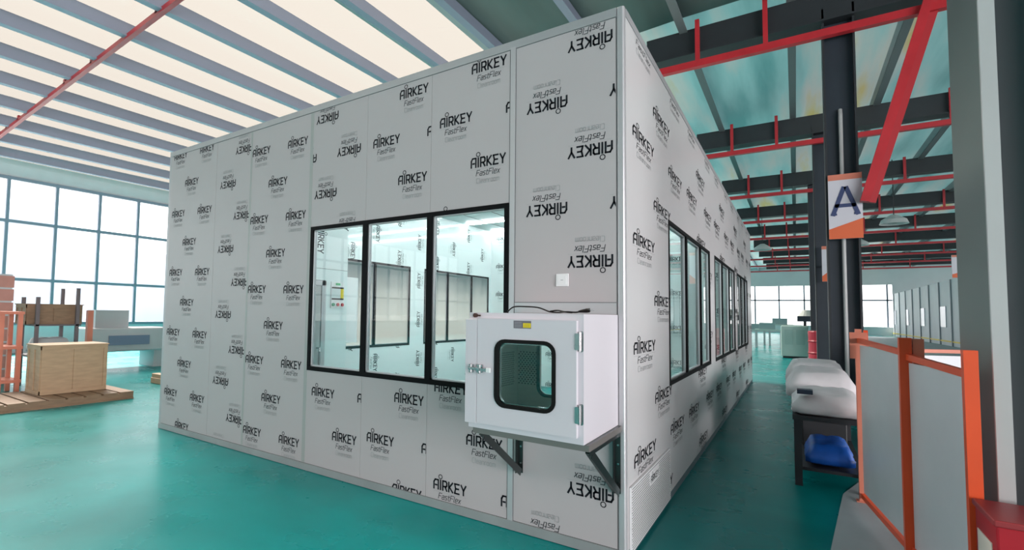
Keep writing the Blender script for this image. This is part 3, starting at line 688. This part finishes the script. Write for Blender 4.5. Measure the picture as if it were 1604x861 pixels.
# ------------------------------------------------------------------ RIGHT-HAND BACKGROUND
def post(name, x_, y_, z1, w, mt, label, par=None):
    m = MB(); m.box(x_-w/2, x_+w/2, y_-w/2, y_+w/2, 0, z1, mt); o = m.build(name, par)
    if label: tag(o, label, 'post')
    return o
fn = thing('barrier_fence', 'orange framed barrier with milky plastic panels beside the walkway', 'barrier', (1.6, 1.6, 0))
PA, PP, PB_ = (1.50, 1.22), (1.345, 2.45), (1.64, .40)
for (px_, py_, zz, w, mt) in ((PP[0], PP[1], 1.50, .045, ORANGE_P), (PP[0]+.055, PP[1]+.05, 1.49, .03, ORANGE), (PA[0]-.008, PA[1], 1.465, .062, ORANGE), (PB_[0], PB_[1], 1.43, .055, ORANGE)):
    m = MB(); m.box(px_-w/2, px_+w/2, py_-w/2, py_+w/2, 0, zz, mt); m.box(px_-w/2-.02, px_+w/2+.02, py_-w/2-.02, py_+w/2+.02, 0, .012, mt); m.build('barrier_post', fn)
m = MB(); m.box(PA[0]+.03, PA[0]+.085, PA[1]-.02, PA[1]+.03, 1.20, 1.46, ORANGE_P); m.build('post_bracket', fn)
m = MB(); m.box(PP[0]-.06, PP[0]+.06, PP[1]-.03, PP[1]-.02, 1.24, 1.47, ORANGE_P); m.build('post_bracket', fn)
for a, b, z_a, z_b in ((PA, PB_, 1.34, 1.30), (PA, PB_, .08, .08), (PP, PA, .06, .06), (PP, PA, 1.40, 1.36)):
    m = MB(); m.bar((a[0], a[1], z_a), (b[0], b[1], z_b), .028, .04, ORANGE); m.build('barrier_rail', fn)
for a, b, z1_ in ((PA, PB_, 1.30), (PP, PA, 1.36)):
    m = MB(); dx, dy = b[0]-a[0], b[1]-a[1]; Ln = math.hypot(dx, dy)
    a2 = (a[0]+dx*.05, a[1]+dy*.05); b2 = (b[0]-dx*.05, b[1]-dy*.05)
    m.bar((a2[0], a2[1], (z1_+.1)/2), (b2[0], b2[1], (z1_+.1)/2), .006, z1_-.1, SHEET); m.build('plastic_panel', fn)
# second stretch of fence further back
fb = thing('barrier_fence', 'more distant orange and white barrier beside the right partition', 'barrier', (3.2, 6, 0))
for (px_, py_) in ((2.0, 4.4), (3.0, 5.0), (4.2, 5.8)):
    m = MB(); m.box(px_-.03, px_+.03, py_-.03, py_+.03, 0, 1.35, ORANGE_P); m.build('barrier_post', fb)
for a, b in (((2.0, 4.4), (3.0, 5.0)), ((3.0, 5.0), (4.2, 5.8))):
    m = MB(); m.bar((*a, 1.25), (*b, 1.25), .03, .04, ORANGE_P); m.build('barrier_rail', fb)
    m = MB(); m.bar((a[0], a[1], .65), (b[0], b[1], .65), .006, 1.1, SHEET); m.build('plastic_panel', fb)
m = MB(); m.poly([(1.22, 2.6, .004), (1.05, .9, .004), (3.2, -.6, .004), (8.8, 3, .004), (8.8, 60, .004), (2.6, 60, .004), (2.0, 9, .004), (1.75, 4.5, .004)][::-1], ROAD)
tag(m.build('floor_walkway'), kind='structure')
# red fire box
fbx = thing('extinguisher_box', 'red metal extinguisher box with white notice at lower right corner', 'box', (1.8, .35, 0))
m = MB(); m.box(1.625, 2.05, -.02, .33, 0, .65, REDBOX); m.build('box_body', fbx, bevel=.008)
m = MB(); m.box(1.615, 2.06, -.03, .34, .65, .68, mat('red_lid', (.30, .03, .035), .4)); m.build('lid', fbx, bevel=.006)
m = MB(); m.box(1.621, 1.6245, .05, .28, .25, .55, mat('notice_cream', (.72, .66, .58), .6))
for k in range(3): m.box(1.6195, 1.621, .08, .25, .29+.06*k, .31+.06*k, mat('notice_text', (.55, .12, .1), .6))
m.build('notice', fbx)
# table with foam sheets
tb = thing('work_table', 'low black work table piled with white foam sheets', 'table', (1.15, 4.3, 0))
m = MB(); m.box(.86, 1.42, 2.62, 6.2, .62, .665, mat('black_table_paint', (.02, .02, .025), .5)); m.build('table_top', tb)
for (x_, y_) in ((.90, 2.68), (1.37, 2.68), (.90, 6.12), (1.37, 6.12), (1.37, 4.4), (.90, 4.4)):
    m = MB(); m.box(x_-.03, x_+.03, y_-.03, y_+.03, 0, .62, MATS['black_table_paint']); m.build('leg', tb)
m = MB(); m.box(.88, 1.40, 2.7, 6.1, .14, .17, MATS['black_table_paint']); m.build('lower_shelf', tb)
def pillow(name, x0, x1, y0, y1, z0, z1, mt, label, cat, group=None, seed=1):
    rnd = random.Random(seed); m = MB(); nx, nyy = 8, 12; top = []
    def P(i, j, t):
        u, v = i/nx, j/nyy; e_ = min(u, 1-u, .16)/.16*min(v, 1-v, .10)/.10
        return (x0+(x1-x0)*u+.012*rnd.uniform(-1, 1), y0+(y1-y0)*v+.012*rnd.uniform(-1, 1), (z0+(z1-z0)*(.45+.55*e_**.5)+rnd.uniform(-.008, .008)) if t else z0+(1-e_**.5)*(z1-z0)*.15)
    for t in (1, 0):
        b = len(m.v)
        m.v += [P(i, j, t) for j in range(nyy+1) for i in range(nx+1)]
        for j in range(nyy):
            for i in range(nx):
                a_ = b+j*(nx+1)+i; q_ = (a_, a_+1, a_+nx+2, a_+nx+1)
                m.f.append(q_ if t else q_[::-1]); m.mi.append(m.m(mt))
    n_ = (nx+1)*(nyy+1); edge = [i for i in range(nx+1)]+[(j)*(nx+1)+nx for j in range(1, nyy+1)]+[nyy*(nx+1)+i for i in range(nx-1, -1, -1)]+[j*(nx+1) for j in range(nyy-1, 0, -1)]
    for k in range(len(edge)):
        a_, c_ = edge[k], edge[(k+1) % len(edge)]; m.f.append((a_, n_+a_, n_+c_, c_)); m.mi.append(m.m(mt))
    return tag(m.build(name, smooth=True), label, cat, group)
pillow('foam_bundle', .86, 1.42, 2.60, 3.70, .665, .86, FOAM, 'white foam bundle at the near end of the black table', 'foam bundle', 'foam bundles on the table', 1)
pillow('foam_bundle', .80, 1.44, 3.72, 5.0, .665, .98, FOAM, 'taller white foam bundle at the middle of the black table', 'foam bundle', 'foam bundles on the table', 2)
pillow('foam_bundle', .78, 1.44, 5.02, 6.3, .665, 1.0, FOAM, 'white foam bundle at the far end of the black table', 'foam bundle', 'foam bundles on the table', 3)
m = MB(); m.box(.94, 1.33, 3.75, 6.0, .171, .56, mat('black_bin', (.015, .016, .018), .5)); m.box(.935, 1.335, 3.74, 6.01, .56, .58, MATS['black_bin']); tag(m.build('storage_bin', bevel=.01), 'long black storage bin on the shelf under the work table', 'bin')  # black block added to stand for the shade under the table
pillow('folded_tarp', .96, 1.32, 2.76, 3.45, .185, .38, BLUE, 'crumpled bright blue tarp on the shelf under the table', 'tarp', None, 4)
m = MB(); m.box(.90, 1.02, 2.60, 2.72, .87, .91, mat('dark_tool', (.03, .035, .07), .4)); m.tube([(.96, 2.70, .89), (1.0, 2.80, .89)], .014, MATS['dark_tool']); tag(m.build('hand_tool'), 'small dark hand tool lying on the nearest foam bundle', 'tool')
# red drum and far machines
dm = thing('red_drum', 'red cylindrical drum standing left of the navy column', 'drum', (1.62, 19.5, 0))
m = MB(); prof = [(0, .30), (.04, .32), (.38, .31), (.42, .33), (.46, .31), (.78, .31), (.82, .33), (.86, .31), (1.14, .32), (1.18, .30)]
m.tube([(1.55, 19.0, z) for z, r_ in prof], [r_ for z, r_ in prof], mat('red_drum_paint', (.34, .012, .03), .45), 24); m.build('drum_body', dm, smooth=False)
m = MB(); m.tube([(1.55, 19.0, 1.18), (1.55, 19.0, 1.20)], .26, DARK, 20); m.build('lid', dm)
mc = thing('packing_machine', 'pale mint machine cabinet standing beyond the booth far corner', 'machine', (.85, 22.4, 0))
m = MB(); m.box(.40, 1.30, 22, 23.2, .08, 1.30, MINT); m.build('cabinet', mc, bevel=.03)
m = MB(); m.box(.45, 1.25, 22.1, 23.1, 0, .08, DARK); m.build('plinth', mc)
m = MB(); m.box(.52, .80, 21.99, 22.0, .55, 1.15, mat('mint_door', (.36, .50, .47), .4)); m.box(.90, 1.18, 21.99, 22.0, .55, 1.15, MATS['mint_door']); m.build('door', mc)
m = MB(); m.box(.95, 1.55, 22.3, 22.7, 1.48, 1.70, mat('machine_head', (.05, .06, .09), .4)); m.tube([(1.2, 22.5, 1.30), (1.2, 22.5, 1.5)], .05, DARK); m.build('machine_head', mc)
m = MB(); m.tube([(1.25, 22.5, 1.70), (1.25, 22.5, 1.95)], [.28, .12], mat('lamp_white', (.7, .7, .66), .5), 16); m.build('hopper', mc)
for k, (x_, y_, h_) in enumerate(((-.3, 30, 1.0), (-1.2, 34, .9), (.2, 33, 1.25))):
    mq = thing('work_bench', ['teal grey bench beyond the booth corner', 'far low bench near end wall windows', 'tall mint bench unit behind the packing machine'][k], 'bench', (x_, y_, 0))
    m = MB(); m.box(x_-.6, x_+.6, y_-.5, y_+.5, h_-.06, h_, MINT); m.build('bench_top', mq)
    for sx_ in (-.55, .55):
        for sy_ in (-.45, .45):
            m = MB(); m.box(x_+sx_-.03, x_+sx_+.03, y_+sy_-.03, y_+sy_+.03, 0, h_-.06, GREYP); m.build('leg', mq)
    m = MB(); m.box(x_-.4, x_+.3, y_-.3, y_+.3, h_, h_+.35, mat('bench_unit', (.22, .34, .36), .5)); m.build('bench_unit', mq)
# hanging high-bay lamps under the dark roof
for k, (x_, y_) in enumerate(((3.9, 22.0), (3.5, 30.0), (-.5, 30.0))):
    z_ = 5.15 if k == 0 else 5.3
    hb = thing('pendant_lamp', ['nearest grey dome pendant lamp under the dark roof', 'grey dome pendant lamp behind the nearest one', 'grey dome pendant lamp over the far side of the booth'][k], 'pendant lamp', (x_, y_, z_), 'pendant lamps in the hall')
    m = MB(); m.tube([(x_, y_, z_), (x_, y_, z_+.16), (x_, y_, z_+.34)], [.42, .36, .10], mat('lamp_shade_grey', (.52, .55, .55), .4), 20, cap=False); m.build('lamp_shade', hb)
    m = MB(); m.tube([(x_, y_, z_+.34), (x_, y_, roof_z(x_)-.001)], .015, DARK, 6); m.build('cord', hb)

# ------------------------------------------------------------------ LEFT-HAND BACKGROUND
def crate(name, x0, x1, y0, y1, z0, z1, mt, label, battens=2):
    t = thing(name, label, 'crate', ((x0+x1)/2, (y0+y1)/2, z0))
    m = MB(); m.box(x0, x1, y0, y1, z0, z1, mt); m.build('crate_body', t)
    m = MB(); e_ = .015
    for k in range(battens+1):
        y_ = y0+(y1-y0-.06)*k/battens; m.box(x1, x1+e_, y_, y_+.06, z0, z1, mt)
        x_ = x0+(x1-x0-.06)*k/battens; m.box(x_, x_+.06, y0-e_, y0, z0, z1, mt)
    for z in (z0, z1-.06): m.box(x1, x1+e_*1.2, y0, y1, z, z+.06, mt); m.box(x0, x1, y0-e_*1.2, y0, z, z+.06, mt)
    m.build('batten', t)
    m = MB(); m.box(x0-.02, x1+.03, y0-.03, y1+.02, z1, z1+.018, mt); m.build('lid', t)
    return t
crate('wooden_crate', -9.60, -9.0, -.37, .62, .13, .92, WOOD, 'light plywood crate standing on a brown pallet by the left edge')
pl = thing('wooden_pallet', 'brown wooden pallet under the light plywood crate', 'pallet', (-9.1, 0, 0))
m = MB()
for k in range(9): m.box(-9.75, -8.45, -1.45+.26*k, -1.45+.26*k+.22, .10, .125, WOOD_D)
m.build('deck_board', pl)
for k in range(3):
    m = MB(); m.box(-9.75+.60*k, -9.66+.60*k, -1.45, .85, .02, .10, WOOD_D); m.build('runner', pl)
    m = MB(); m.box(-9.75+.60*k, -9.64+.60*k, -1.45, .85, 0, .02, WOOD_D); m.build('skid', pl)
# stillage with a second crate
st = thing('steel_stillage', 'tall dark steel stillage frame behind the plywood crate', 'rack', (-11.2, .45, 0))
for (x_, y_) in ((-11.66, .12), (-10.87, .12), (-11.66, .80), (-10.87, .80)):
    m = MB(); m.box(x_-.03, x_+.03, y_-.03, y_+.03, 0, 1.95 if y_ > .5 else 1.75, mat('stillage_steel', (.13, .11, .12), .5)); m.build('upright', st)
for z in (.62, 1.22):
    m = MB(); m.box(-11.69, -10.84, .05, .87, z-.03, z, MATS['stillage_steel']); m.build('shelf', st)
crate('wooden_crate', -11.55, -10.99, -.02, .93, 1.222, 1.60, WOOD_D, 'small brown crate raised on the steel stillage')
for (y0_, y1_, z0_, z1_, lab) in ((.16, .78, .622, .95, 'grey wrapped bundle on the lower stillage shelf'),):
    pillow('wrapped_bundle', -11.5, -11.0, y0_, y1_, z0_, z1_, GREYP, lab, 'bundle', None, 9)
rp = thing('panel_stack', 'tall pinkish red stack of panels left of the raised crate', 'panel stack', (-12.5, -.15, 0))
for k in range(8):
    m = MB(); m.box(-12.8, -12.2, -.45, .10, .02+.275*k, .02+.275*k+.24, mat('pink_panel', (.50, .24, .20), .6, noise=.1, nscale=4)); m.build('panel', rp)
    m = MB(); m.box(-12.8, -12.2, -.42, .07, .26+.275*k, .295+.275*k, GREYP); m.build('spacer', rp)
om = thing('orange_stand', 'orange red steel stand at the far left edge', 'stand', (-10.6, -.45, 0))
for (x_, y_) in ((-10.9, -.55), (-10.4, -.55), (-10.9, -.28), (-10.4, -.28)):
    m = MB(); m.box(x_-.035, x_+.035, y_-.035, y_+.035, 0, 1.46, ORANGE_P); m.build('leg', om)
for z in (.2, .8, 1.42):
    m = MB(); m.box(-10.95, -10.35, -.6, -.23, z, z+.05, ORANGE_P); m.build('shelf', om)
m = MB(); m.box(-11.5, -11.4, 1.20, 1.31, .0, 1.50, ORANGE_P); m.box(-11.55, -11.35, 1.15, 1.36, 0, .02, ORANGE_P)
tag(m.build('bollard_post'), 'single faded red post right of the raised crate', 'post')
gm = thing('grey_machine', 'long low grey machine bed in front of the window wall', 'machine', (-13.5, 3.0, 0))
m = MB(); m.box(-14, -13, 1.9, 3.9, .45, 1.05, GREYP); m.build('machine_bed', gm, bevel=.04)
m = MB(); m.box(-12.99, -12.96, 2.3, 3.3, .62, .86, mat('machine_blue', (.16, .22, .32), .4)); m.build('control_strip', gm)
for y_ in (2.0, 3.5):
    m = MB(); m.box(-13.9, -13.1, y_, y_+.3, 0, .45, GREYP); m.build('foot', gm)
m = MB(); m.box(-13.8, -13.3, 2.1, 2.9, 1.05, 1.5, GREYP); m.build('headstock', gm)
m = MB(); m.box(-10.1, -9.7, 1.95, 2.15, 0, .12, WOOD); m.box(-10.1, -9.7, 1.97, 2.13, .12, .2, WOOD); tag(m.build('wood_offcut', bevel=.01), 'small wooden block on floor close to booth left corner', 'wood block')
# distant buildings seen through the windows
for k, (y0_, y1_, h_) in enumerate(((-14, -3, 7), (2, 11, 11), (15, 22, 8), (26, 44, 12))):
    m = MB(); m.box(-75, -60, y0_*1.6, y1_*1.6, -1, h_, mat('distant_facade', (.50, .58, .68), .8))
    o = m.build('distant_building'); tag(o, ['low pale blue building far outside, leftmost', 'tall pale blue building outside beyond the crate', 'lower pale blue building right of the tall one', 'wide pale blue building outside hidden mostly by booth'][k], 'building')
m = MB(); m.poly([(-300, -200, -.32), (200, -200, -.32), (200, 300, -.32), (-300, 300, -.32)], mat('outside_ground', (.2, .21, .2), .9)); tag(m.build('ground'), kind='structure')
